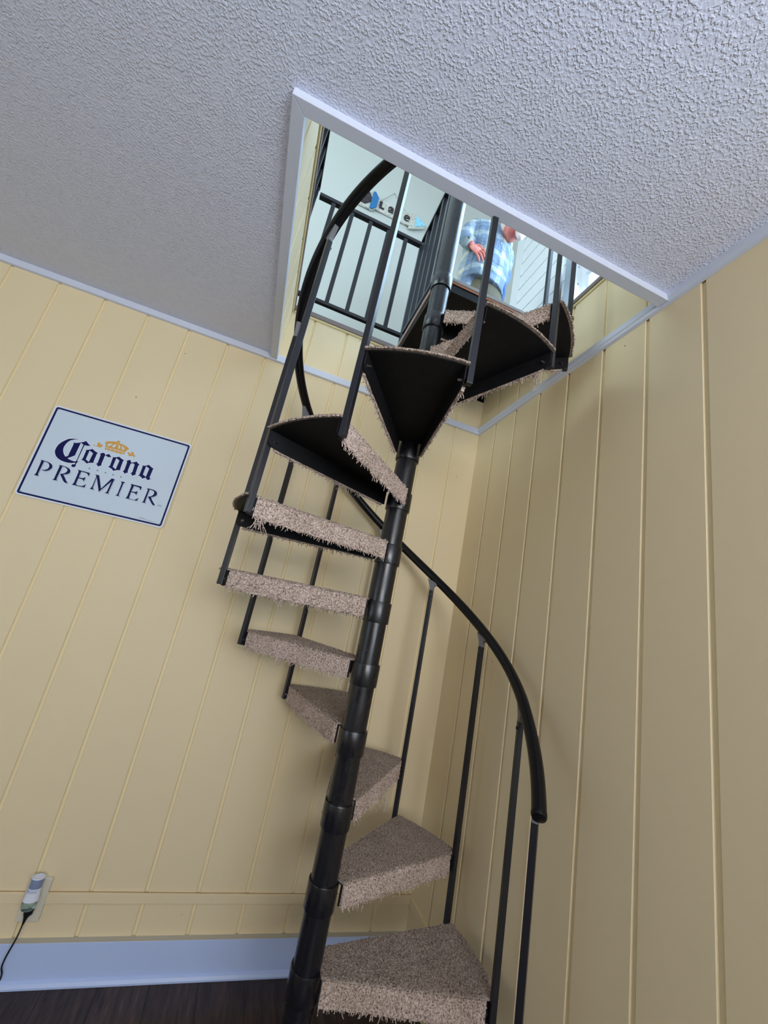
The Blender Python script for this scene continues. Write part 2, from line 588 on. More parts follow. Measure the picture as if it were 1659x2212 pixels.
# shiplap on the wall beside the stair, with its window
WY0, WY1, WZ0, WZ1 = -1.25, 0.02, 3.30, 4.55
sb = MB()
zz = ZF
pitch = 0.155
while zz < UZ:
    z1 = min(zz + pitch, UZ)
    segs = [(UY0, UY1)]
    if z1 > WZ0 and zz < WZ1:
        segs = [(UY0, WY0), (WY1, UY1)]
    for y0, y1 in segs:
        sb.prism([(UX1 + 0.10, zz), (UX1 + 0.014, zz + 0.0), (UX1 + 0.014, zz + 0.015), (UX1, zz + 0.017), (UX1, z1), (UX1 + 0.10, z1)], y0, y1, lambda a, b, c: (a, c, b))
    zz = z1
S(sb.build('wall_upper_right', M['siding']))
t = MB()
for y0, y1 in ((UY1 - 0.10, UY1 - 0.0),):
    t.box((UX1 - 0.016, y0, ZF), (UX1, y1, 5.25))
S(t.build('trim_14', M['siding'], bevel=0.001))
t = MB().box((UX1 - 0.03, UY0, 5.25), (UX1, UY1, 5.31))
S(t.build('trim_15', M['siding'], bevel=0.001))
t = MB()
t.box((UX1 - 0.02, 0.03, 3.2), (UX1, 0.13, 4.7))
S(t.build('trim_16', M['siding_gap'], bevel=0.001))
window('window_3', 'x', UX1 + 0.0, WY0, WY1, WZ0, WZ1, -1)
gl = S(MB().box((UX1 + 0.055, WY0 + 0.03, WZ0 + 0.03), (UX1 + 0.059, WY1 - 0.03, WZ1 - 0.03)).build('window_4', M['pane']))
framed_wall('wall_upper_front', 'y', UY0 - 0.1, UX0, UX1, ZF - 0.12, UZ, -3.2, 0.0, 3.2, 5.0, M['upper_wall'])
window('window_5', 'y', UY0, -3.2, 0.0, 3.2, 5.0, 1)
framed_wall('wall_upper_left', 'x', UX0 - 0.1, UY0, UY1, ZF - 0.12, UZ, -2.0, 0.4, 3.3, 5.0, M['upper_wall'])
window('window_6', 'x', UX0, -2.0, 0.4, 3.3, 5.0, 1)

# ------------------------------------------------------------------ spiral staircase
PX, PY = -0.5694, -0.5630
RP = 0.4963
TH = lambda k: R_(-16.02 + 31.22 * k)
ZS = lambda k: 0.235 + 0.1886 * k
stair = tag(empty('spiral_staircase', (PX, PY, 0)), 'black steel spiral staircase with frayed beige carpeted treads in the corner of the panelled room', 'staircase')
pole = MB().lathe([(0.0373, 0.012), (0.0373, 3.62)], n=40)
pole.build('center_pole', M['steel'], stair, smooth=True)
bp = MB().lathe([(0.0001, 0.0), (0.105, 0.0), (0.105, 0.008), (0.1, 0.012), (0.0001, 0.012)], n=32)
bp.build('base_plate', M['steel'], stair, smooth=True)

RO = 0.508
X1, H1, X0, H0 = 0.4925, 0.1245, 0.030, 0.0405


def edge_y(x, off=0.0):
    return H0 + (H1 - H0) * (x - X0) / (X1 - X0) + off


def arc_pts(rad, n=9, off=0.0, grow=0.0):
    a = math.atan2(H1 + off, X1)
    return [((rad + grow) * cos(-a + 2 * a * i / n), (rad + grow) * sin(-a + 2 * a * i / n)) for i in range(n + 1)]


def tread_plate():
    mb = MB()
    poly = [(X0, -H0)] + arc_pts(RO - 0.004) + [(X0, H0)]
    mb.prism(poly, -0.0095, -0.0062)
    for s in (1, -1):
        # flange: bent down 46 mm, tapering at the outer end
        xs = [X0, 0.44, 0.478, 0.488]
        zb = [-0.056, -0.056, -0.054, -0.044]
        for i in range(3):
            x0, x1, za, zc = xs[i], xs[i + 1], zb[i], zb[i + 1]
            y0, y1 = edge_y(x0), edge_y(x1)
            th = 0.003
            vs = []
            for x, y, z in ((x0, y0, za), (x1, y1, zc)):
                vs += [(x, s * y, z), (x, s * (y - th), z), (x, s * y, -0.0065), (x, s * (y - th), -0.0065)]
            mb.add(vs, [(0, 1, 5, 4), (2, 6, 7, 3), (0, 4, 6, 2), (1, 3, 7, 5), (0, 2, 3, 1), (4, 5, 7, 6)])
    # rounded hub end joining the collar
    return mb


def tuft(mb, p, n, h, w, lean):
    p, n = Vector(p), Vector(n)
    a = n.cross(Vector((0.3, 0.9, 0.2))).normalized()
    b = n.cross(a)
    th = random.random() * 6.28
    u = a * cos(th) + b * sin(th)
    v2 = n.cross(u)
    tip = p + n * h + (a * random.uniform(-1, 1) + b * random.uniform(-1, 1)) * lean
    m_ = p + (tip - p) * 0.6
    vs = [p + u * w, p - u * w * 0.5 + v2 * w * 0.87, p - u * w * 0.5 - v2 * w * 0.87,
          m_ + u * w * .8, m_ - u * w * 0.4 + v2 * w * 0.7, m_ - u * w * 0.4 - v2 * w * 0.7, tip]
    mb.add(vs, [(0, 1, 4, 3), (1, 2, 5, 4), (2, 0, 3, 5), (3, 4, 6), (4, 5, 6), (5, 3, 6)])


def strand(mb, p, length, out, r=0.0011):
    pts = [Vector(p)]
    d = Vector((out[0] * random.uniform(0, .5), out[1] * random.uniform(0, .5), -1)).normalized()
    n = max(3, int(length / 0.006))
    for i in range(n):
        d = (d + Vector((random.uniform(-.5, .5), random.uniform(-.5, .5), random.uniform(-.45, .1)))).normalized()
        pts.append(pts[-1] + d * length / n)
    mb.tube(pts, r, 4)


def carpet_mesh(seed, long_threads):
    random.seed(seed)
    mb = MB()
    g = 0.006
    # top sheet with a soft rolled edge
    def ring(off, z):
        a = arc_pts(RO + 0.001, 14, off * 0.8, off * 0.5)
        lo = [(x, -edge_y(x, off)) for x in (0.030, 0.12, 0.22, 0.32, 0.42)]
        hi = [(x, edge_y(x, off)) for x in (0.42, 0.32, 0.22, 0.12, 0.030)]
        return [(x, y, z) for x, y in lo + a + hi]
    mb.cur = 1
    mb.loft([ring(0.001, -0.0060), ring(0.005, -0.0056), ring(0.0065, -0.0035), ring(0.005, -0.0008), ring(0.001, 0.0)])
    mb.cur = 0
    # flaps wrapped down both radial sides
    for s in (1, -1):
        n = 26
        xe = 0.462 if s == 1 else 0.462
        rings = []
        for i in range(n + 1):
            x = 0.034 + (xe - 0.034) * i / n
            zb = -0.060 + random.uniform(-0.0025, 0.0035)
            rg = []
            for off, z in ((0.0006, -0.006), (0.007, -0.005), (0.0078, -0.02), (0.0078, -0.042), (0.0068, zb), (0.0022, zb + 0.001), (0.0006, zb + 0.004)):
                rg.append((x, s * edge_y(x, off), z))
            rings.append(rg if s == 1 else rg[::-1])
        mb.loft(rings)
    # pile
    mb.cur = 1
    for _ in range(5200):
        x = 0.03 + (0.505 - 0.03) * math.sqrt(random.random())
        hw = edge_y(min(x, X1), 0.003)
        if x > X1:
            hw *= 0.97
        y = random.uniform(-hw, hw)
        if x * x + y * y > (RO + 0.001) ** 2:
            continue
        tuft(mb, (x, y, -0.001), (0, 0, 1), random.uniform(.0022, .0042), 0.0021, 0.0026)
    mb.cur = 0
    for s in (1, -1):
        for _ in range(1500):
            x = random.uniform(0.034, 0.462)
            z = random.uniform(-0.060, -0.001)
            tuft(mb, (x, s * edge_y(x, 0.0072), z), (0, s, 0), random.uniform(.0018, .0038), 0.0021, 0.0028)
        x = 0.036
        while x < 0.462:
            strand(mb, (x, s * edge_y(x, random.uniform(.001, .008)), -0.056), random.choice([.006, .008, .009, .012, .016]), (0, s))
            x += random.uniform(.0022, .007)
    for i in range(110):
        a = random.uniform(-1, 1) * math.atan2(H1, X1)
        tuft(mb, ((RO + .004) * cos(a), (RO + .004) * sin(a), -0.006), (cos(a), sin(a), -.2), .004, .002, .003)
    for x, s, ln, cnt in long_threads:
        for _ in range(cnt):
            strand(mb, (x + random.uniform(-.012, .012), s * edge_y(x, .006), -0.055), ln * random.uniform(.5, 1), (0, s), 0.0009)
    return mb


def tread_parts(parent, variant, carpet_data):
    pl = MB()
    return pl


plate_mb = tread_plate()
collar_mb = MB().lathe([(0.0378, -0.070), (0.0415, -0.070), (0.0423, -0.068), (0.0423, -0.007), (0.0415, -0.005), (0.0378, -0.005)], n=40)
bolt_mb = MB()
bolt_mb.lathe([(0.0001, -0.004), (0.006, -0.004), (0.006, 0.0), (0.0035, 0.0), (0.0035, 0.010), (0.0001, 0.010)], n=6)
bolt_mb.v = [(x, z, y) for x, y, z in bolt_mb.v]
carpets = [carpet_mesh(11, [(0.10, -1, 0.03, 2), (0.33, 1, 0.02, 3)]),
           carpet_mesh(23, [(0.27, -1, 0.062, 7), (0.40, -1, 0.02, 4)]),
           carpet_mesh(37, [(0.30, 1, 0.035, 5), (0.22, 1, 0.03, 3)]),
           carpet_mesh(51, [(0.20, -1, 0.02, 4), (0.44, 1, 0.05, 12)])]
variant = {0: 0, 1: 3, 2: 0, 3: 1, 4: 0, 5: 2, 6: 2, 7: 3, 8: 2, 9: 0, 10: 3, 11: 1, 12: 0}
protos = {}
first = None
for k in range(13):
    mid = (TH(k) + TH(k - 1)) / 2
    if first is None:
        tr_ = plate_mb.build('tread', M['plate'], stair)
        collar_mb.build('collar', M['steel'], tr_, smooth=True)
        for s in (1, -1):
            b = bolt_mb.build('bolt', M['bolt'], tr_)
            b.location = (0.468, s * (edge_y(0.468) - 0.003), -0.036)
            b.rotation_euler = (0, 0, 0 if s == -1 else pi)
        first = tr_
    else:
        tr_ = first.copy()
        COL.objects.link(tr_)
        tr_.parent = stair
        for ch in first.children:
            if not ch.name.startswith('carpet'):
                c = ch.copy()
                COL.objects.link(c)
                c.parent = tr_
    tr_.location = (0, 0, ZS(k))
    tr_.rotation_euler = (0, 0, mid)
    vnt = variant[k]
    if vnt in protos:
        c = protos[vnt].copy()
        COL.objects.link(c)
        c.parent = tr_
    else:
        c = carpets[vnt].build('carpet', [M['carpet'], M['worn']], tr_, fix=False)
        tag(c, 'beige grey carpet with a frayed lower edge')
        protos[vnt] = c
# collar under the landing and one further up the pole
c = collar_mb.build('collar', M['steel'], stair, smooth=True, loc=(0, 0, 2.698))

# balusters: bottom bolted to tread k, passing the next tread, up to the rail
hb = 0.0082
bal = MB()
bal.box((-hb, -hb, 0.0), (hb, hb, 0.915))
brk = MB()
# cast bracket: a saddle that leans along the slope of the rail
brk.prism([(-0.008, -0.004), (0.008, -0.004), (0.009, 0.014), (0.024, 0.050), (-0.026, 0.030), (-0.022, 0.024), (-0.010, 0.016)], -0.0075, 0.0075, lambda a, b, c: (c, a, b + 0.915))
nut = MB().lathe([(0.0001, 0), (0.005, 0), (0.005, 0.003), (0.0001, 0.0045)], n=8)
firstb = None
for k in range(-1, 13):
    th = TH(k)
    zb = ZS(k) - 0.052
    if k == -1:
        zb += 0.016
        mb = MB().box((-hb, -hb, 0.0), (hb, hb, zb + 0.915))
        o = mb.build('baluster', M['tube'], stair, bevel=0.0012)
        b = brk.build('bracket', M['bracket'], o, bevel=0.001)
        b.location = (0, 0, zb)
        zb = 0.0
        newel = Vector((-0.190 - PX, -0.909 - PY, 0))
    elif firstb is None:
        o = bal.build('baluster', M['tube'], stair, bevel=0.0012)
        brk.build('bracket', M['bracket'], o, bevel=0.001)
        for zz in (0.018, 0.895):
            nb = MB()
            nb.add([(-hb - 0.0005 - z, x, y + zz) for x, y, z in nut.v], nut.f)
            nb.build('bolt', M['bolt'], o)
        firstb = o
    else:
        o = copy_obj(firstb, stair)
    o.location = (RP * cos(th), RP * sin(th), zb) if k >= 0 else newel
    o.rotation_euler = (0, 0, th)


def rail_at(k):
    """the rail follows the helix and straightens towards the first post"""
    if k >= 0:
        return Vector((RP * cos(TH(k)), RP * sin(TH(k)), ZS(k) + 0.921))
    th_, rd = R_(-16.02 + 26.2 * k), RP + 0.022 * (-k) ** 1.5
    return Vector((rd * cos(th_), rd * sin(th_), ZS(k) + 0.921))


# handrail: a vinyl-covered helix with a channel under it
rail = MB()
rings = []
k0, k1 = -1.095, 12.05
n = 330
prof = []
for j in range(20):
    a = 2 * pi * j / 20
    rr_ = 0.0176
    if abs(a - 1.25 * pi) < 0.20:
        rr_ = 0.0128
    prof.append((rr_ * cos(a), rr_ * sin(a)))
slope = 0.1886 / (R_(31.22) * RP)
for i in range(n + 1):
    k = k0 + (k1 - k0) * i / n
    c = rail_at(k)
    tdir = (rail_at(k + 0.02) - rail_at(k - 0.02)).normalized()
    rad = Vector((tdir.y, -tdir.x, 0)).normalized()
    upv = rad.cross(tdir).normalized() * 1.0
    rings.append([c + rad * a + upv * b for a, b in prof])
rail.loft(rings)
hr = rail.build('handrail', M['rubber'], stair, smooth=True)
kth = TH(k0)
cap = MB()
cen = rail_at(k0)
td = (rail_at(k0 + 0.05) - rail_at(k0)).normalized()
cap.tube([cen + td * 0.002, cen - td * 0.004, cen - td * 0.009, cen - td * 0.012], [0.0185, 0.0185, 0.0165, 0.008], 24)
cap.build('end_cap', M['rubber'], hr, smooth=True)

# landing in the corner: steel box frame, wood and carpet on top
ld = MB()
lx0, lx1, ly0, ly1 = -0.582, -0.004, -0.560, -0.004
ld.box((lx0, ly0, 2.655), (lx1, ly0 + 0.004, 2.694))
ld.box((lx0, ly0, 2.655), (lx0 + 0.004, ly1, 2.694))
ld.box((lx0, ly1 - 0.004, 2.655), (lx1, ly1, 2.694))
ld.box((lx1 - 0.004, ly0, 2.655), (lx1, ly1, 2.694))
ld.box((lx0, ly0, 2.690), (lx1, ly1, 2.695))
ld.v = [(x - PX, y - PY, z) for x, y, z in ld.v]
lo = ld.build('landing', M['plate'], stair)
w = MB().box((lx0 - PX - 0.002, ly0 - PY - 0.002, 2.695), (lx1 - PX, ly1 - PY, 2.707)).build('wood_layer', M['plywood'], lo)
w = MB().box((lx0 - PX - 0.004, ly0 - PY - 0.004, 2.707), (lx1 - PX, ly1 - PY, 2.724)).build('carpet', M['landing_top'], lo, bevel=0.003)

# ------------------------------------------------------------------ guard railings upstairs


def railing(name, label, p0, p1, zbot, ztop, posts, ends, zfoot):
    root = tag(empty(name, (p0[0], p0[1], zfoot)), label, 'railing')
    d = Vector((p1[0] - p0[0], p1[1] - p0[1], 0))
    ln = d.length
    ang = math.atan2(d.y, d.x)
    for nm, z, h, w_ in (('top_rail', ztop, 0.022, 0.030), ('bottom_rail', zbot, 0.020, 0.022)):
        mb = MB().box((0, -w_ / 2, z - zfoot - h / 2), (ln, w_ / 2, z - zfoot + h / 2))
        mb.build(nm, M['tube'], root, rotz=ang, bevel=0.002)
    b0 = None
    for a in posts:
        if b0 is None:
            mb = MB().box((-0.0115, -0.0105, zbot - zfoot + 0.01), (0.0115, 0.0105, ztop - zfoot - 0.011))
            b0 = o = mb.build('baluster', M['tube'], root, bevel=0.001)
        else:
            o = b0.copy()
            COL.objects.link(o)
        o.location = (cos(ang) * a, sin(ang) * a, 0)
        o.rotation_euler = (0, 0, ang)
    for a in ends:
        mb = MB().box((-0.012, -0.012, 0), (0.012, 0.012, ztop - zfoot + 0.012))
        mb.box((-0.026, -0.026, 0), (0.026, 0.026, 0.006))
        mb.build('post', M['tube'], root, loc=(cos(ang) * a, sin(ang) * a, 0), rotz=ang, bevel=0.001)
    return root


railing('guard_railing', 'black metal guard railing above the back wall, below the wooden arrow sign', (-0.556, 0.02), (-1.196, 0.02), 2.842, 3.508,
        [0.106, 0.217, 0.330, 0.443, 0.555], [0.0], 2.735)
railing('guard_railing', 'black metal guard railing seen end-on beside the center pole, along the landing', (-0.556, -0.010), (-0.556, -0.515), 2.842, 3.508,
        [0.08, 0.18, 0.28, 0.38, 0.48], [], 2.735)
railing('guard_railing', 'black metal guard railing on the far edge of the stairwell, beside the casing corner', (-1.215, -0.012), (-1.215, -1.095), 2.842, 3.508,
        [0.11 * i for i in range(1, 10)], [0.013, 1.07], 2.745)

# ------------------------------------------------------------------ tin beer sign on the panelled wall
G = {"C":[[[-1.773,1.759],[-1.787,1.756],[-1.796,1.753],[-1.806,1.748],[-1.814,1.739],[-1.823,1.727],[-1.829,1.714],[-1.831,1.701],[-1.831,1.689],[-1.827,1.678],[-1.82,1.668],[-1.811,1.661],[-1.798,1.656],[-1.786,1.654],[-1.774,1.654],[-1.761,1.657],[-1.753,1.661],[-1.749,1.664],[-1.744,1.667],[-1.736,1.673],[-1.741,1.67],[-1.748,1.668],[-1.757,1.666],[-1.767,1.667],[-1.776,1.669],[-1.784,1.672],[-1.79,1.675],[-1.798,1.683],[-1.803,1.691],[-1.806,1.698],[-1.808,1.706],[-1.808,1.716],[-1.806,1.727],[-1.802,1.738],[-1.796,1.746],[-1.786,1.753]]],
 "C2":[[[-1.785,1.739],[-1.775,1.741],[-1.765,1.746],[-1.76,1.749],[-1.755,1.752],[-1.746,1.76],[-1.739,1.754],[-1.731,1.748],[-1.725,1.747],[-1.731,1.743],[-1.739,1.741],[-1.746,1.742],[-1.752,1.743],[-1.759,1.746],[-1.761,1.745],[-1.762,1.69],[-1.772,1.68],[-1.783,1.671],[-1.789,1.672],[-1.789,1.675],[-1.783,1.682],[-1.782,1.734]]],
 "C3":[[[-1.75,1.743],[-1.746,1.742],[-1.747,1.672],[-1.746,1.66],[-1.746,1.649],[-1.747,1.645],[-1.75,1.649],[-1.751,1.653],[-1.75,1.655],[-1.75,1.666]]],
 "C4":[[[-1.747,1.65],[-1.747,1.648],[-1.748,1.646],[-1.749,1.644],[-1.751,1.643],[-1.753,1.642],[-1.756,1.643],[-1.758,1.644],[-1.759,1.646],[-1.759,1.649],[-1.759,1.651],[-1.757,1.653],[-1.755,1.654],[-1.753,1.654],[-1.75,1.653],[-1.748,1.652]]],
 "o1":[[[-1.736,1.724],[-1.729,1.726],[-1.722,1.73],[-1.714,1.735],[-1.708,1.731],[-1.699,1.727],[-1.691,1.724],[-1.694,1.72],[-1.694,1.713],[-1.694,1.685],[-1.692,1.68],[-1.7,1.678],[-1.708,1.675],[-1.714,1.67],[-1.722,1.676],[-1.73,1.679],[-1.738,1.68],[-1.734,1.683],[-1.733,1.69],[-1.733,1.721],[-1.734,1.723]],[[-1.722,1.725],[-1.707,1.718],[-1.709,1.679],[-1.722,1.686]]],
 "r":[[[-1.684,1.725],[-1.679,1.728],[-1.674,1.732],[-1.669,1.73],[-1.665,1.725],[-1.66,1.728],[-1.653,1.733],[-1.648,1.728],[-1.642,1.724],[-1.646,1.721],[-1.652,1.719],[-1.658,1.72],[-1.664,1.724],[-1.665,1.72],[-1.665,1.684],[-1.664,1.68],[-1.661,1.679],[-1.666,1.676],[-1.673,1.67],[-1.677,1.675],[-1.683,1.679],[-1.68,1.682],[-1.679,1.686],[-1.68,1.718],[-1.682,1.722]]],
 "o2":[[[-1.638,1.724],[-1.63,1.726],[-1.623,1.729],[-1.616,1.733],[-1.609,1.729],[-1.602,1.726],[-1.594,1.724],[-1.597,1.72],[-1.597,1.714],[-1.596,1.684],[-1.594,1.679],[-1.602,1.677],[-1.609,1.674],[-1.617,1.669],[-1.624,1.675],[-1.632,1.678],[-1.64,1.68],[-1.637,1.683],[-1.635,1.688],[-1.636,1.719],[-1.636,1.722]],[[-1.624,1.724],[-1.61,1.717],[-1.611,1.678],[-1.624,1.685]]],
 "n":[[[-1.587,1.724],[-1.582,1.727],[-1.577,1.732],[-1.572,1.73],[-1.569,1.725],[-1.568,1.722],[-1.562,1.725],[-1.555,1.729],[-1.55,1.733],[-1.545,1.728],[-1.536,1.723],[-1.539,1.718],[-1.539,1.712],[-1.538,1.683],[-1.536,1.679],[-1.534,1.679],[-1.54,1.675],[-1.546,1.669],[-1.55,1.674],[-1.556,1.679],[-1.552,1.682],[-1.551,1.687],[-1.553,1.716],[-1.556,1.72],[-1.561,1.721],[-1.567,1.718],[-1.568,1.714],[-1.568,1.686],[-1.567,1.681],[-1.564,1.678],[-1.57,1.675],[-1.576,1.669],[-1.58,1.675],[-1.585,1.678],[-1.582,1.682],[-1.581,1.686],[-1.582,1.718],[-1.583,1.721]]],
 "a":[[[-1.526,1.723],[-1.517,1.724],[-1.51,1.728],[-1.504,1.733],[-1.496,1.729],[-1.488,1.724],[-1.481,1.723],[-1.483,1.719],[-1.483,1.713],[-1.484,1.682],[-1.482,1.678],[-1.476,1.678],[-1.482,1.673],[-1.486,1.668],[-1.491,1.67],[-1.497,1.676],[-1.503,1.673],[-1.508,1.668],[-1.513,1.673],[-1.52,1.676],[-1.527,1.678],[-1.523,1.682],[-1.523,1.687],[-1.523,1.718]],[[-1.511,1.724],[-1.497,1.717],[-1.498,1.68],[-1.511,1.686]]],
 "P":[[[-1.861,1.638],[-1.848,1.638],[-1.836,1.637],[-1.826,1.634],[-1.819,1.629],[-1.816,1.622],[-1.817,1.614],[-1.822,1.606],[-1.83,1.601],[-1.838,1.6],[-1.844,1.6],[-1.839,1.602],[-1.833,1.604],[-1.827,1.61],[-1.825,1.617],[-1.826,1.625],[-1.831,1.632],[-1.839,1.636],[-1.849,1.636],[-1.85,1.582],[-1.847,1.577],[-1.845,1.575],[-1.86,1.575],[-1.857,1.579],[-1.856,1.585],[-1.857,1.633],[-1.858,1.636]]],
 "R1":[[[-1.798,1.637],[-1.785,1.637],[-1.773,1.636],[-1.763,1.633],[-1.756,1.627],[-1.754,1.619],[-1.756,1.613],[-1.763,1.608],[-1.77,1.605],[-1.772,1.603],[-1.765,1.596],[-1.756,1.584],[-1.751,1.579],[-1.746,1.577],[-1.753,1.574],[-1.758,1.576],[-1.764,1.581],[-1.773,1.592],[-1.782,1.603],[-1.775,1.606],[-1.768,1.611],[-1.764,1.619],[-1.764,1.626],[-1.77,1.632],[-1.777,1.635],[-1.786,1.635],[-1.787,1.581],[-1.785,1.577],[-1.782,1.575],[-1.798,1.574],[-1.794,1.579],[-1.794,1.584],[-1.794,1.632],[-1.795,1.635]]],
 "E1":[[[-1.732,1.637],[-1.69,1.636],[-1.69,1.624],[-1.692,1.624],[-1.694,1.629],[-1.7,1.633],[-1.718,1.634],[-1.72,1.633],[-1.72,1.608],[-1.709,1.608],[-1.704,1.61],[-1.699,1.615],[-1.698,1.609],[-1.699,1.597],[-1.702,1.603],[-1.706,1.605],[-1.72,1.605],[-1.72,1.581],[-1.719,1.578],[-1.711,1.576],[-1.699,1.577],[-1.693,1.58],[-1.688,1.589],[-1.688,1.575],[-1.731,1.574],[-1.728,1.579],[-1.727,1.584],[-1.727,1.629],[-1.729,1.634]]],
 "M":[[[-1.67,1.636],[-1.657,1.636],[-1.633,1.585],[-1.611,1.637],[-1.6,1.636],[-1.602,1.629],[-1.604,1.578],[-1.603,1.576],[-1.6,1.574],[-1.615,1.573],[-1.61,1.577],[-1.609,1.585],[-1.608,1.625],[-1.636,1.572],[-1.662,1.627],[-1.661,1.583],[-1.659,1.579],[-1.655,1.575],[-1.669,1.575],[-1.665,1.582],[-1.664,1.588],[-1.664,1.629],[-1.666,1.633]]],
 "I":[[[-1.577,1.635],[-1.562,1.636],[-1.566,1.63],[-1.567,1.581],[-1.566,1.577],[-1.562,1.574],[-1.577,1.574],[-1.572,1.578],[-1.571,1.584],[-1.571,1.628],[-1.574,1.633]]],
 "E2":[[[-1.54,1.635],[-1.499,1.635],[-1.499,1.621],[-1.501,1.621],[-1.503,1.627],[-1.509,1.63],[-1.525,1.631],[-1.527,1.63],[-1.529,1.606],[-1.518,1.606],[-1.512,1.608],[-1.508,1.613],[-1.507,1.607],[-1.507,1.595],[-1.51,1.6],[-1.515,1.603],[-1.529,1.603],[-1.528,1.579],[-1.527,1.575],[-1.518,1.574],[-1.508,1.574],[-1.501,1.579],[-1.496,1.587],[-1.497,1.574],[-1.54,1.573],[-1.536,1.578],[-1.535,1.585],[-1.535,1.627],[-1.538,1.633]]],
 "R2":[[[-1.479,1.634],[-1.463,1.635],[-1.451,1.634],[-1.441,1.63],[-1.436,1.622],[-1.437,1.614],[-1.444,1.607],[-1.453,1.603],[-1.453,1.602],[-1.447,1.592],[-1.438,1.583],[-1.429,1.574],[-1.436,1.572],[-1.441,1.576],[-1.451,1.587],[-1.464,1.601],[-1.455,1.605],[-1.449,1.611],[-1.446,1.62],[-1.449,1.629],[-1.457,1.632],[-1.468,1.632],[-1.468,1.578],[-1.467,1.575],[-1.463,1.573],[-1.479,1.573],[-1.474,1.577],[-1.474,1.584],[-1.473,1.628],[-1.476,1.632]]],
 "dots":[[[-1.698,1.654],[-1.669,1.654],[-1.64,1.654],[-1.612,1.653],[-1.583,1.653]]],
 "crown":[[[-1.684,1.775],[-1.68,1.781],[-1.67,1.785],[-1.655,1.79],[-1.645,1.79],[-1.646,1.795],[-1.642,1.798],[-1.635,1.798],[-1.634,1.793],[-1.634,1.788],[-1.622,1.788],[-1.609,1.785],[-1.598,1.78],[-1.594,1.776],[-1.598,1.769],[-1.602,1.762],[-1.603,1.748],[-1.616,1.746],[-1.634,1.746],[-1.657,1.747],[-1.676,1.747],[-1.675,1.756],[-1.677,1.764],[-1.681,1.771]],[[-1.672,1.772],[-1.662,1.778],[-1.656,1.777],[-1.662,1.767],[-1.671,1.763]],[[-1.654,1.772],[-1.646,1.782],[-1.642,1.779],[-1.645,1.765],[-1.655,1.765]],[[-1.635,1.782],[-1.629,1.779],[-1.624,1.77],[-1.628,1.764],[-1.632,1.768]],[[-1.622,1.782],[-1.614,1.776],[-1.607,1.767],[-1.617,1.765]],[[-1.682,1.774],[-1.674,1.775],[-1.677,1.772]]],
 "cdots":[[[-1.668,1.751],[-1.654,1.751],[-1.639,1.751],[-1.625,1.751],[-1.611,1.751],[-1.639,1.787]]],
 "cline":[[[-1.674,1.757],[-1.605,1.759],[-1.605,1.758],[-1.674,1.755]]],
 "cline2":[[[-1.673,1.753],[-1.604,1.756],[-1.604,1.755],[-1.673,1.753]]],
 "gr1":[[[-1.718,1.751],[-1.716,1.755],[-1.713,1.751],[-1.705,1.752],[-1.705,1.759],[-1.709,1.767],[-1.705,1.764],[-1.705,1.771],[-1.701,1.766],[-1.698,1.772],[-1.698,1.763],[-1.693,1.763],[-1.689,1.761],[-1.686,1.764],[-1.686,1.76],[-1.69,1.75],[-1.694,1.749],[-1.702,1.749],[-1.706,1.751],[-1.714,1.749]]],
 "gr2":[[[-1.594,1.76],[-1.591,1.763],[-1.585,1.759],[-1.58,1.759],[-1.582,1.77],[-1.577,1.766],[-1.577,1.77],[-1.574,1.765],[-1.571,1.768],[-1.572,1.76],[-1.564,1.755],[-1.563,1.748],[-1.568,1.749],[-1.575,1.752],[-1.579,1.747],[-1.587,1.747],[-1.586,1.751],[-1.591,1.755]]]}
LK = {"fletch_board":[[[-1.016,4.628],[-0.977,4.694],[-0.986,4.766],[-0.965,4.815],[-0.897,4.819],[-0.837,4.767],[-0.833,4.668],[-0.872,4.623]]],
 "chevron":[[[-0.986,4.766],[-0.966,4.81],[-0.935,4.802],[-0.88,4.722],[-0.939,4.651],[-0.998,4.651],[-0.95,4.722],[-0.958,4.739]]],
 "blue":[[[-0.894,4.817],[-0.872,4.818],[-0.837,4.769],[-0.837,4.677],[-0.873,4.627],[-0.895,4.629]]],
 "plank":[[[-0.842,4.762],[-0.816,4.772],[-0.686,4.778],[-0.521,4.79],[-0.523,4.656],[-0.665,4.656],[-0.838,4.657]]],
 "head":[[[-0.523,4.812],[-0.476,4.798],[-0.373,4.73],[-0.389,4.701],[-0.527,4.617],[-0.528,4.683]]],
 "tri":[[[-0.476,4.798],[-0.375,4.731],[-0.476,4.665]]],
 "L":[[[-0.822,4.759],[-0.796,4.765],[-0.795,4.701],[-0.783,4.701],[-0.772,4.712],[-0.774,4.682],[-0.817,4.687]]],
 "a":[[[-0.735,4.744],[-0.722,4.758],[-0.704,4.758],[-0.689,4.747],[-0.688,4.72],[-0.691,4.706],[-0.684,4.699],[-0.693,4.688],[-0.707,4.693],[-0.721,4.688],[-0.735,4.696],[-0.735,4.712],[-0.716,4.725],[-0.714,4.74],[-0.723,4.74],[-0.727,4.726],[-0.74,4.724]],[[-0.72,4.713],[-0.709,4.717],[-0.708,4.704],[-0.718,4.702]]],
 "e":[[[-0.566,4.756],[-0.548,4.757],[-0.533,4.743],[-0.531,4.721],[-0.569,4.712],[-0.559,4.698],[-0.544,4.702],[-0.536,4.71],[-0.538,4.695],[-0.557,4.686],[-0.579,4.692],[-0.587,4.715],[-0.582,4.741]],[[-0.564,4.744],[-0.555,4.741],[-0.552,4.73],[-0.567,4.728]]],
 "k":[[[-0.66,4.707],[-0.644,4.708],[-0.643,4.732],[-0.629,4.708],[-0.612,4.709],[-0.632,4.742],[-0.615,4.767],[-0.63,4.766],[-0.643,4.746],[-0.642,4.793],[-0.658,4.792]]],
 "string":[[[-0.812,4.777],[-0.716,4.94],[-0.565,4.774]]]}
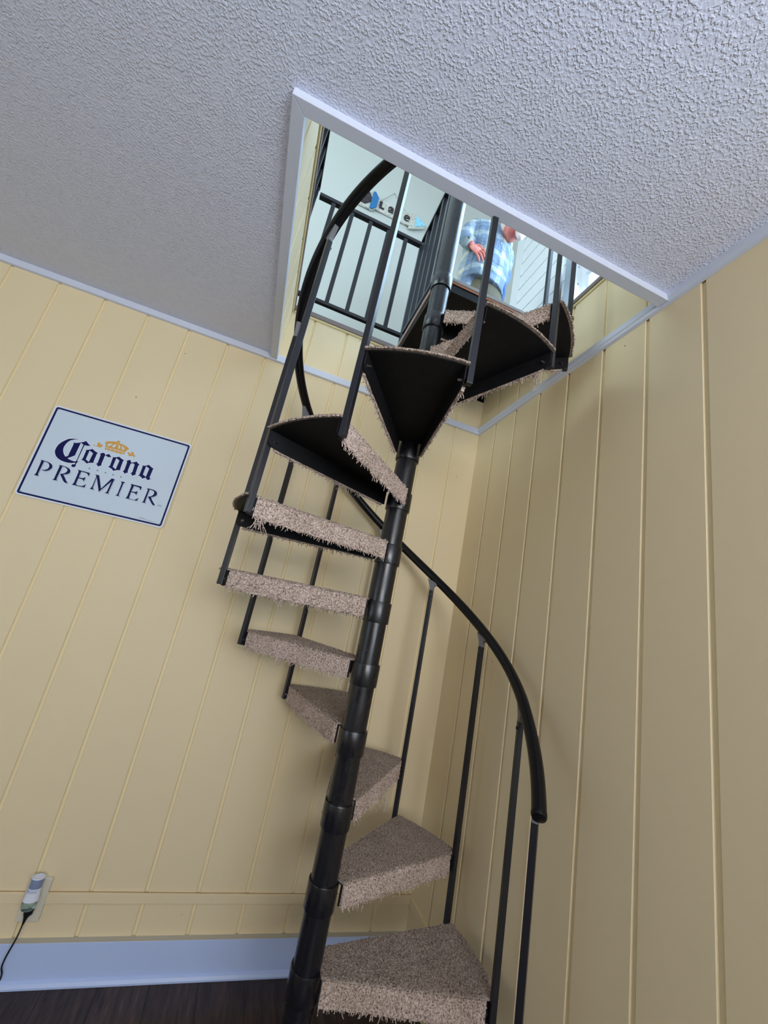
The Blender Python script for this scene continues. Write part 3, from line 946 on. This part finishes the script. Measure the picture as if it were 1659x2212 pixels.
sx0, sx1, sz0, sz1 = -1.894, -1.374, 1.488, 1.871
SC = ((sx0 + sx1) / 2, (sz0 + sz1) / 2)
sign = tag(empty('metal_sign', (SC[0], 0, SC[1])), 'pale blue tin beer sign with navy lettering and gold crown hung on cream panelled wall', 'sign')


def rrect(x0, x1, z0, z1, r, n=6):
    p = []
    for cx, cz, a0 in ((x1 - r, z1 - r, 0), (x0 + r, z1 - r, 90), (x0 + r, z0 + r, 180), (x1 - r, z0 + r, 270)):
        p += [(cx + r * cos(R_(a0 + 90 * i / n)), cz + r * sin(R_(a0 + 90 * i / n))) for i in range(n + 1)]
    return p


o = flat('panel', [rrect(sx0, sx1, sz0, sz1, 0.012)], M['tin'], sign, -0.001, 0.0022)
o = flat('rim', [rrect(sx0, sx1, sz0, sz1, 0.012), rrect(sx0 + 0.0045, sx1 - 0.0045, sz0 + 0.0045, sz1 - 0.0045, 0.009)], M['tin_white'], sign, -0.0025, 0.0014)
o = flat('border', [rrect(sx0 + 0.0060, sx1 - 0.0060, sz0 + 0.0060, sz1 - 0.0060, 0.008), rrect(sx0 + 0.0128, sx1 - 0.0128, sz0 + 0.0128, sz1 - 0.0128, 0.003)], M['navy'], sign, -0.0032, 0.0003)
YS = -0.0033


def grow(poly, d):
    """outline moved outward by d"""
    n = len(poly)
    ar = sum(poly[i][0] * poly[(i + 1) % n][1] - poly[(i + 1) % n][0] * poly[i][1] for i in range(n))
    sg = 1 if ar > 0 else -1
    out = []
    for i in range(n):
        a, b, c = Vector(poly[i - 1]), Vector(poly[i]), Vector(poly[(i + 1) % n])
        e1, e2 = (b - a), (c - b)
        if e1.length < 1e-6 or e2.length < 1e-6:
            out.append(tuple(b))
            continue
        n1 = Vector((e1.y, -e1.x)).normalized() * sg
        n2 = Vector((e2.y, -e2.x)).normalized() * sg
        m_ = (n1 + n2)
        m_ = m_.normalized() if m_.length > 0.2 else n1
        k = min(1.6, 1 / max(0.4, m_.dot(n1)))
        q = b + m_ * d * k
        out.append((q.x, q.y))
    return out


script_word = tag(empty('script_lettering'), 'navy blackletter word with a white outline')
script_word.parent = sign
for nm in ('C', 'C2', 'C3', 'C4', 'o1', 'r', 'o2', 'n', 'a'):
    P_ = G[nm]
    flat('letter_outline', [grow(P_[0], 0.0018)] + [grow(h, -0.0014) for h in P_[1:]], M['print_white'], None, YS, 0.0003).parent = script_word
    flat('letter', P_, M['navy'], None, YS - 0.0003, 0.0003).parent = script_word
script_word.location = (-SC[0], 0, -SC[1])
word = tag(empty('block_lettering'), 'navy serif capitals with a fine grey shadow line')
word.parent = sign
word.location = (-SC[0], 0, -SC[1])
for nm in ('P', 'R1', 'E1', 'M', 'I', 'E2', 'R2'):
    P_ = G[nm]
    sh = lambda d: [[(a + d, b - d * 0.9) for a, b in p] for p in P_]
    flat('letter_shadow', sh(0.0030), M['print_grey'], None, YS + 0.0001, 0.0002).parent = word
    flat('letter_shadow', sh(0.0023), M['tin'], None, YS - 0.0001, 0.0002).parent = word
    flat('letter', [grow(q_, 0.0005) for q_ in P_], M['navy'], None, YS - 0.0003, 0.0003).parent = word
circ = lambda c, r, n=12: [(c[0] + r * cos(2 * pi * i / n), c[1] + r * sin(2 * pi * i / n)) for i in range(n)]
flat('dot_row', [circ(c, 0.0026) for c in G['dots'][0]], M['print_grey'], sign, YS, 0.0003)
cr = flat('crown_emblem', G['crown'], M['gold'], sign, YS, 0.0003)
flat('lion', G['gr1'], M['gold'], sign, YS, 0.0003)
flat('lion', G['gr2'], M['gold'], sign, YS, 0.0003)
o = flat('pearl_row', [circ(c, 0.0016) for c in G['cdots'][0]] + G['cline'] + G['cline2'], M['print_white'], sign, YS - 0.0003, 0.0002)
o = flat('small_print', [[(-1.467, 1.5115), (-1.446, 1.5105), (-1.446, 1.5095), (-1.467, 1.5105)], [(-1.467, 1.5085), (-1.404, 1.5055), (-1.404, 1.5047), (-1.467, 1.5077)]], M['print_grey'], sign, YS, 0.0002)
tm = bpy.data.curves.new('trade_mark', 'FONT')
tm.body = 'TM'
tm.size = 0.011
tm.extrude = 0.0002
t_o = bpy.data.objects.new('trade_mark', tm)
COL.objects.link(t_o)
t_o.parent = sign
t_o.location = (-1.420 - SC[0], YS - 0.0002, 1.5715 - SC[1])
t_o.rotation_euler = (pi / 2, 0, 0)
tm.materials.append(M['print_grey'])
t_me = bpy.data.meshes.new_from_object(t_o.evaluated_get(bpy.context.evaluated_depsgraph_get()))
t_n = bpy.data.objects.new('trade_mark', t_me)
COL.objects.link(t_n)
t_n.parent = sign
t_n.location, t_n.rotation_euler = t_o.location.copy(), t_o.rotation_euler.copy()
bpy.data.objects.remove(t_o)
hb_ = MB()
for x, z in ((sx0 + 0.016, sz1 - 0.016), (sx1 - 0.016, sz1 - 0.016), (sx0 + 0.016, sz0 + 0.016), (sx1 - 0.016, sz0 + 0.016)):
    s_ = MB().lathe([(0.0001, 0), (0.0020, 0), (0.0014, 0.0010), (0.0001, 0.0012)], n=10)
    s_.v = [(x - SC[0] + a, YS - c, z - SC[1] + b) for a, b, c in s_.v]
    s_.build('screw', M['print_grey'], sign)

# ------------------------------------------------------------------ outlet, air freshener, cord
ocx, ocz = -1.3555, 0.2225
out = tag(empty('wall_outlet', (ocx, 0, ocz)), 'ivory wall outlet plate half under a plugged-in air freshener, over the low batten', 'outlet')
MB().prism([(-0.033, -0.060), (0.033, -0.060), (0.033, 0.060), (-0.033, 0.060)], 0, 0.012, lambda a, b, c: (a, -c, b)).build('cover_plate', M['outlet'], out, bevel=0.003)
for zc in (0.028, -0.028):
    f_ = MB()
    f_.prism([(0.017 * cos(t_), 0.0145 * sin(t_) + zc) for t_ in [2 * pi * i / 20 for i in range(20)]], 0.010, 0.0135, lambda a, b, c: (a, -c, b))
    ob = f_.build('socket_face', M['outlet'], out)
    s_ = MB()
    for xx in (-0.006, 0.006):
        s_.box((xx - 0.001, -0.0139, zc - 0.003), (xx + 0.001, -0.0133, zc + 0.006))
    s_.build('slot', M['slot'], ob)

af = tag(empty('air_freshener', (-1.359, -0.036, 0.25)), 'white plug-in air freshener with grey hood and clear oil bottle above the black cord', 'air freshener')


def oval(z, rx, ry, dy=0.0, dx=0.0, n=28, tilt=0.0):
    return [(dx + rx * cos(2 * pi * j / n), dy + ry * sin(2 * pi * j / n), z + tilt * ry * sin(2 * pi * j / n)) for j in range(n)]


b_ = MB()
b_.loft([oval(-0.012, 0.0215, 0.0150, -0.002), oval(0.000, 0.0205, 0.0155), oval(0.014, 0.0185, 0.0150), oval(0.024, 0.0175, 0.0145)])
b_.box((-0.012, 0.010, -0.006), (0.012, 0.0235, 0.022))
body = b_.build('body', M['plug_white'], af, smooth=True)
v_ = MB()
for i in range(7):
    a = -2.6 + i * 0.26
    x, y = 0.0182 * cos(a), 0.0150 * sin(a)
    v_.box((x - 0.0006, y - 0.0012, 0.012), (x + 0.0006, y + 0.0008, 0.0195))
v_.build('vent_slots', M['plug_grey'], body)
h_ = MB()
h_.loft([oval(0.0225, 0.0178, 0.0148), oval(0.036, 0.0178, 0.015), oval(0.0485, 0.0182, 0.0155), oval(0.0500, 0.0178, 0.0150), oval(0.0490, 0.0150, 0.0122), oval(0.032, 0.0140, 0.0112)])
h_.build('hood', M['plug_grey'], af, smooth=True)
r_ = MB()
r_.loft([oval(0.0482, 0.0183, 0.0156), oval(0.0505, 0.0180, 0.0152), oval(0.0507, 0.0152, 0.0124), oval(0.030, 0.0140, 0.0110), oval(0.029, 0.001, 0.001)])
r_.build('rim', M['plug_white'], af, smooth=True)
g_ = MB()
g_.loft([oval(-0.012, 0.0165, 0.0125, -0.002), oval(-0.018, 0.0205, 0.0150, -0.003), oval(-0.028, 0.0200, 0.0150, -0.003), oval(-0.036, 0.0165, 0.0125, -0.003), oval(-0.038, 0.010, 0.008, -0.003)])
g_.build('oil_bottle', M['glass'], af, smooth=True)

cord = tag(empty('power_cord', (-1.356, -0.022, 0.195)), 'black plug and cord hanging from the outlet in front of the white baseboard', 'cord')
p_ = MB()
p_.loft([oval(0.014, 0.0125, 0.0085), oval(0.006, 0.0135, 0.0095), oval(-0.004, 0.0125, 0.009), oval(-0.010, 0.0075, 0.007, 0, -0.002), oval(-0.022, 0.0042, 0.0042, 0, -0.003), oval(-0.032, 0.0028, 0.0028, 0, -0.004)])
p_.box((-0.010, 0.004, -0.004), (0.010, 0.0095, 0.012))
p_.build('plug', M['cord'], cord, smooth=True)
cp = [(-0.004, 0, -0.030), (-0.0035, -0.010, -0.045), (-0.0045, -0.016, -0.060), (-0.010, -0.018, -0.085), (-0.0145, -0.018, -0.108), (-0.0150, -0.018, -0.128), (-0.008, -0.018, -0.146), (-0.012, -0.02, -0.166), (-0.05, -0.03, -0.188), (-0.16, -0.04, -0.1922), (-0.4, -0.02, -0.1922), (-0.8, 0.0, -0.1922)]


def smooth_path(p, n=6):
    p = [Vector(q) for q in p]
    o_ = []
    for i in range(len(p) - 1):
        a, b, c, d = p[max(i - 1, 0)], p[i], p[i + 1], p[min(i + 2, len(p) - 1)]
        for j in range(n):
            t_ = j / n
            o_.append(0.5 * ((2 * b) + (c - a) * t_ + (2 * a - 5 * b + 4 * c - d) * t_ * t_ + (3 * b - a - 3 * c + d) * t_ ** 3))
    o_.append(p[-1])
    return o_


MB().tube(smooth_path(cp), 0.0025, 8).build('cable', M['cord'], cord, smooth=True)

# ------------------------------------------------------------------ wooden arrow sign upstairs
lk = tag(empty('arrow_sign', (-0.72, 0.87, 4.77)), 'weathered wooden arrow sign with dark lettering hung by twine on the pale wall upstairs', 'sign')
YL = 0.87
plank = flat('plank', LK['plank'], M['oldwood'], lk, YL - 0.006, 0.012)
for nm in ('L', 'a', 'k', 'e'):
    flat('letter', LK[nm], M['blackwood'], lk, YL - 0.019, 0.004)
fb = flat('tail_board', LK['fletch_board'], M['oldwood'], lk, YL - 0.008, 0.014)
flat('black_chevron', LK['chevron'], M['blackwood'], lk, YL - 0.022, 0.008)
flat('blue_chevron', LK['blue'], M['bluewood'], lk, YL - 0.022, 0.010)
flat('arrow_head', LK['head'], M['oldwood'], lk, YL - 0.010, 0.014)
flat('blue_triangle', LK['tri'], M['skywood'], lk, YL - 0.024, 0.005)
sp = LK['string'][0]
s_ = MB().tube([(sp[0][0] + 0.72, -0.012, sp[0][1] - 4.77), (sp[1][0] + 0.72, -0.004, sp[1][1] - 4.77), (sp[2][0] + 0.72, -0.012, sp[2][1] - 4.77)], 0.0014, 6)
s_.build('twine', M['twine'], lk)
s_ = MB().tube([(sp[1][0] + 0.72, 0.0, sp[1][1] - 4.772), (sp[1][0] + 0.72, -0.008, sp[1][1] - 4.770)], 0.002, 8)
s_.build('nail', M['bolt'], lk)

# ------------------------------------------------------------------ person standing upstairs
pr = tag(empty('person', (-0.05, 0.14, ZF)), 'bearded person in pale blue plaid shirt and khaki trousers standing behind the upstairs landing', 'person')
m = M['skin'] = mat('ruddy_skin', srgb(214, 126, 112), 0.55)
m.node_tree.nodes['Principled BSDF'].inputs['Subsurface Weight'].default_value = 0.08
setcol(m, ramp(m, noise(m, coords(m, (1, 1, 1), 'World'), 22, 3), [(0.3, srgb(206, 108, 98)), (0.7, srgb(226, 150, 134))]))
m = M['plaid'] = mat('pale_blue_plaid_cotton', srgb(150, 178, 205), 0.85, spec=0.2)
g1 = N(m, 'ShaderNodeNewGeometry')
sep = N(m, 'ShaderNodeSeparateXYZ')
L_(m, g1.outputs['Position'], sep.inputs['Vector'])


def band(m_, src, freq, phase, lo, hi):
    a = N(m_, 'ShaderNodeMath', operation='MULTIPLY_ADD')
    L_(m_, src, a.inputs[0])
    a.inputs[1].default_value = freq
    a.inputs[2].default_value = phase
    b = N(m_, 'ShaderNodeMath', operation='FRACT')
    L_(m_, a.outputs[0], b.inputs[0])
    c_ = N(m_, 'ShaderNodeMath', operation='GREATER_THAN')
    L_(m_, b.outputs[0], c_.inputs[0])
    c_.inputs[1].default_value = lo
    d_ = N(m_, 'ShaderNodeMath', operation='LESS_THAN')
    L_(m_, b.outputs[0], d_.inputs[0])
    d_.inputs[1].default_value = hi
    e_ = N(m_, 'ShaderNodeMath', operation='MULTIPLY')
    L_(m_, c_.outputs[0], e_.inputs[0])
    L_(m_, d_.outputs[0], e_.inputs[1])
    return e_.outputs[0]


def addn(m_, a, b, w1, w2):
    x_ = N(m_, 'ShaderNodeMath', operation='MULTIPLY')
    L_(m_, a, x_.inputs[0])
    x_.inputs[1].default_value = w1
    y_ = N(m_, 'ShaderNodeMath', operation='MULTIPLY_ADD')
    L_(m_, b, y_.inputs[0])
    y_.inputs[1].default_value = w2
    L_(m_, x_.outputs[0], y_.inputs[2])
    return y_.outputs[0]


wide = addn(m, band(m, sep.outputs['X'], 8.5, 0.1, 0.0, 0.3), band(m, sep.outputs['Z'], 8.0, 0.0, 0.0, 0.28), 0.5, 0.5)
c_base = ramp(m, wide, [(0.0, srgb(122, 140, 162)), (0.5, srgb(156, 170, 178)), (1.0, srgb(200, 200, 184))])
thin = addn(m, band(m, sep.outputs['X'], 8.5, 0.1, 0.5, 0.56), band(m, sep.outputs['Z'], 8.0, 0.0, 0.5, 0.56), 0.5, 0.5)
mx = N(m, 'ShaderNodeMix', data_type='RGBA')
L_(m, thin, mx.inputs['Factor'])
L_(m, c_base, mx.inputs['A'])
mx.inputs['B'].default_value = srgb(92, 114, 142)
setcol(m, mx.outputs['Result'])
bump(m, noise(m, coords(m, (1, 1, 0.45), 'World'), 14, 3), 0.5, 0.02)
m = M['khaki'] = mat('khaki_trousers', srgb(104, 97, 80), 0.85, spec=0.2)
bump(m, noise(m, coords(m, (1, 1, 0.6), 'World'), 14, 3), 0.5, 0.015)
M['beard'] = mat('white_grey_beard', srgb(232, 218, 212), 0.9, spec=0.1)
M['shoe'] = mat('brown_shoe', srgb(70, 52, 40), 0.5)
M['shaded_tail'] = mat('shaded_blue_shirt_tail', srgb(74, 98, 140), 0.85, spec=0.2)  # shirt tail hanging in shade, the shade put into this deeper blue
OX, OY, OZ = pr.location


def remesh(mb, name, mt, parent, vox, smooth_iter=4):
    mb.v = [(x - OX, y - OY, z - OZ) for x, y, z in mb.v]
    o_ = mb.build(name, mt, parent)
    md = o_.modifiers.new('fuse', 'REMESH')
    md.mode = 'VOXEL'
    md.voxel_size = vox
    md.use_smooth_shade = True
    md2 = o_.modifiers.new('soften', 'SMOOTH')
    md2.iterations = smooth_iter
    md2.factor = 0.5
    return o_


def er(c, rx, ry, n=20, tx=0.0, ty=0.0):
    return [(c[0] + rx * cos(2 * pi * j / n), c[1] + ry * sin(2 * pi * j / n), c[2] + tx * cos(2 * pi * j / n) + ty * sin(2 * pi * j / n)) for j in range(n)]


def shift(mb):
    """upper body sits a little further back than the feet"""
    out_ = []
    for x, y, z in mb.v:
        w_ = min(1, max(0, (z - 2.95) / 0.45))
        out_.append((x + .027 * w_, y + .07 * w_, z + .09 * w_))
    mb.v = out_
    return mb


# the body: torso, neck, head, arms with hands, legs, fused into one surface
bd = MB()
bd.loft([er((-.06, .14, 3.40), .12, .09), er((-.07, .13, 3.55), .13, .10), er((-.08, .10, 3.75), .135, .105), er((-.09, .08, 3.93), .15, .085), er((-.07, .065, 4.00), .07, .05), er((-.05, .045, 4.02), .045, .042)])
# right arm hangs forward with the hand on the thigh
bd.tube([(-.20, .085, 3.94), (-.255, .07, 3.86), (-.285, .045, 3.78), (-.272, .02, 3.72), (-.245, .0, 3.675)], [.046, .042, .036, .029, .022], 14)
bd.tube([(.05, .10, 3.94), (.10, .14, 3.84), (.115, .18, 3.74), (.07, .21, 3.64), (.03, .215, 3.58)], [.046, .042, .035, .029, .024], 14)
# palms
for base, dr in (((-.240, -.002, 3.668), (.05, -.012, -.032)), ((.03, .215, 3.578), (-.02, .0, -.045))):
    bq = Vector(base)
    dq = Vector(dr)
    sd = dq.cross(Vector((0, 1, 0))).normalized()
    fw = dq.normalized()
    bd.loft([[tuple(bq + fw * f_ * .050 + sd * (w_ * cos(2 * pi * j / 12)) + Vector((0, 1, 0)) * (.011 * sin(2 * pi * j / 12))) for j in range(12)] for f_, w_ in ((-.2, .020), (.3, .030), (.8, .037), (1.05, .034))])
    for i, (off, ln) in enumerate(((-.027, .054), (-.009, .064), (.009, .062), (.027, .048))):
        s0 = bq + fw * .048 + sd * off
        s1 = s0 + fw * ln * .45 + sd * off * .45 + Vector((0, -.006, -.004))
        s2 = s1 + fw * ln * .32 + Vector((0, .004, -.012))
        s3 = s2 + fw * ln * .20 + Vector((0, .007, -.013))
        bd.tube([s0, s1, s2, s3], [.0086, .0076, .0068, .0050], 9)
    th0 = bq + fw * .010 + sd * .020
    bd.tube([th0, th0 + sd * .020 + fw * .014 + Vector((0, -.008, -.006)), th0 + sd * .026 + fw * .036 + Vector((0, -.010, -.014))], [.0105, .009, .0065], 9)
for hx in (-.125, .015):
    bd.tube([(hx, .135, 3.46), (hx, .125, 3.25), (hx, .12, 3.08), (hx, .135, 2.90), (hx, .14, 2.775)], [.072, .062, .048, .042, .032], 14)
    bd.tube([(hx, .155, 2.765), (hx - .004, .09, 2.758), (hx - .006, .04, 2.756)], [.026, .028, .020], 12)
HC = Vector((.028, .002, 3.985))          # head, bent forward and turned down to the side
hd = MB()
hd.tube([(-.02, .12, 4.10), (.0, .07, 4.07), HC], [.05, .048, .045], 14)
hd.ball(HC, (.068, .082, .092), 18, 12)
hd.ball(HC + Vector((.038, -.03, -.045)), (.045, .045, .05), 14, 10)   # jaw
hd.tube([HC + Vector((.050, -.060, .012)), HC + Vector((.078, -.082, -.012)), HC + Vector((.070, -.074, -.022))], [.010, .013, .008], 10)   # nose
hd.ball(HC + Vector((-.030, -.070, -.005)), (.012, .017, .024), 10, 8)   # ear
hd.ball(HC + Vector((.028, .072, -.005)), (.016, .012, .024), 10, 8)
hd.ball(HC + Vector((.045, -.068, .030)), (.030, .014, .010), 10, 8)     # brow
shift(bd)
bd.add(hd.v, hd.f)
body_ = remesh(bd, 'body', M['skin'], pr, 0.0032, 2)

sh = MB()
sh.loft([er((-.080, .125, 3.475), .165, .135, 28, -.02, 0), er((-.080, .120, 3.56), .168, .140, 28, -.015, 0), er((-.082, .105, 3.66), .172, .142, 28, -.01, 0), er((-.085, .090, 3.77), .168, .135, 28), er((-.090, .082, 3.88), .166, .118, 28),
         er((-.092, .078, 3.95), .158, .092, 28, .01), er((-.075, .068, 3.995), .105, .068, 28, .01), er((-.045, .052, 4.02), .058, .052, 28, .01)])
sh.tube([(-.19, .085, 3.945), (-.245, .07, 3.875), (-.285, .048, 3.79), (-.277, .022, 3.725), (-.252, .004, 3.690)], [.060, .055, .048, .042, .036], 18)
sh.tube([(.04, .10, 3.945), (.10, .14, 3.85), (.12, .18, 3.74), (.075, .21, 3.65), (.045, .215, 3.61)], [.060, .055, .047, .041, .036], 18)
sh.loft([er((-.03, .045, 4.022), .060, .056, 20, .012), er((-.02, .040, 4.040), .058, .056, 20, .012), er((-.02, .040, 4.044), .052, .050, 20, .012)])
# shirt tails
sh.loft([er((-.20, .13, 3.40), .035, .06, 16), er((-.19, .13, 3.50), .05, .08, 16), er((-.17, .12, 3.60), .07, .10, 16)])
shift(sh)
shirt = remesh(sh, 'shirt', M['plaid'], pr, 0.006, 5)
md = shirt.modifiers.new('folds', 'DISPLACE')
tx = bpy.data.textures.new('cloth_folds', 'CLOUDS')
tx.noise_scale = 0.07
md.texture = tx
md.strength = 0.034
md.mid_level = 0.45
for z in (3.53, 3.64, 3.75, 3.86, 3.96):
    b_ = MB().ball((-.055, -.052 + abs(z - 3.7) * .12 + (0.012 if z > 3.9 else 0), z), (.0055, .003, .0055), 10, 6)
    shift(b_)
    b_.v = [(x - OX, y - OY, q - OZ) for x, y, q in b_.v]
    b_.build('button', M['plug_white'], shirt)
cf = MB().tube([(-.268, .012, 3.708), (-.250, .001, 3.684)], [.043, .040], 18)
shift(cf)
cf.v = [(x - OX, y - OY, q - OZ) for x, y, q in cf.v]
cf.build('cuff', M['plaid'], shirt, smooth=True)
b_ = MB().ball((-.285, -.026, 3.690), (.006, .004, .006), 10, 6)
shift(b_)
b_.v = [(x - OX, y - OY, q - OZ) for x, y, q in b_.v]
b_.build('button', M['slot'], shirt)
tl = MB().loft([er((.065, .12, 3.43), .030, .06, 16), er((.06, .12, 3.50), .04, .08, 16), er((.045, .12, 3.58), .05, .09, 16)])  # hanging tail of the shirt, shaded by its own darker colour
shift(tl)
remesh(tl, 'shaded_shirt_tail', M['shaded_tail'], pr, 0.007, 3)
tp = MB()
tp.loft([er((-.055, .135, 3.38), .15, .11), er((-.055, .13, 3.50), .15, .115), er((-.06, .13, 3.60), .14, .11)])
for hx in (-.130, .02):
    tp.tube([(hx, .135, 3.44), (hx, .125, 3.25), (hx, .12, 3.08), (hx, .135, 2.90), (hx, .14, 2.80)], [.088, .080, .066, .062, .060], 18)
shift(tp)
remesh(tp, 'trousers', M['khaki'], pr, 0.007, 4)
bb = MB()
bb.ball(HC + Vector((.036, -.050, -.072)), (.040, .036, .046), 14, 10)
bb.ball(HC + Vector((.020, -.062, -.050)), (.034, .018, .034), 12, 8)
bb.ball(HC + Vector((.034, -.052, -.108)), (.026, .024, .034), 12, 8)
bo = remesh(bb, 'beard', M['beard'], pr, 0.004, 2)
hh = MB().ball(HC + Vector((-.012, .006, .022)), (.069, .083, .080), 18, 12)
remesh(hh, 'hair', M['beard'], pr, 0.005, 2)
for hx in (-.130, .018):
    s_ = MB()
    s_.loft([er((hx, .10, ZF + .001), .045, .105), er((hx, .10, ZF + .022), .046, .107), er((hx, .105, ZF + .05), .038, .09), er((hx, .135, ZF + .075), .036, .045)])
    s_.v = [(x - OX, y - OY, q - OZ) for x, y, q in s_.v]
    s_.build('shoe', M['shoe'], pr, smooth=True)
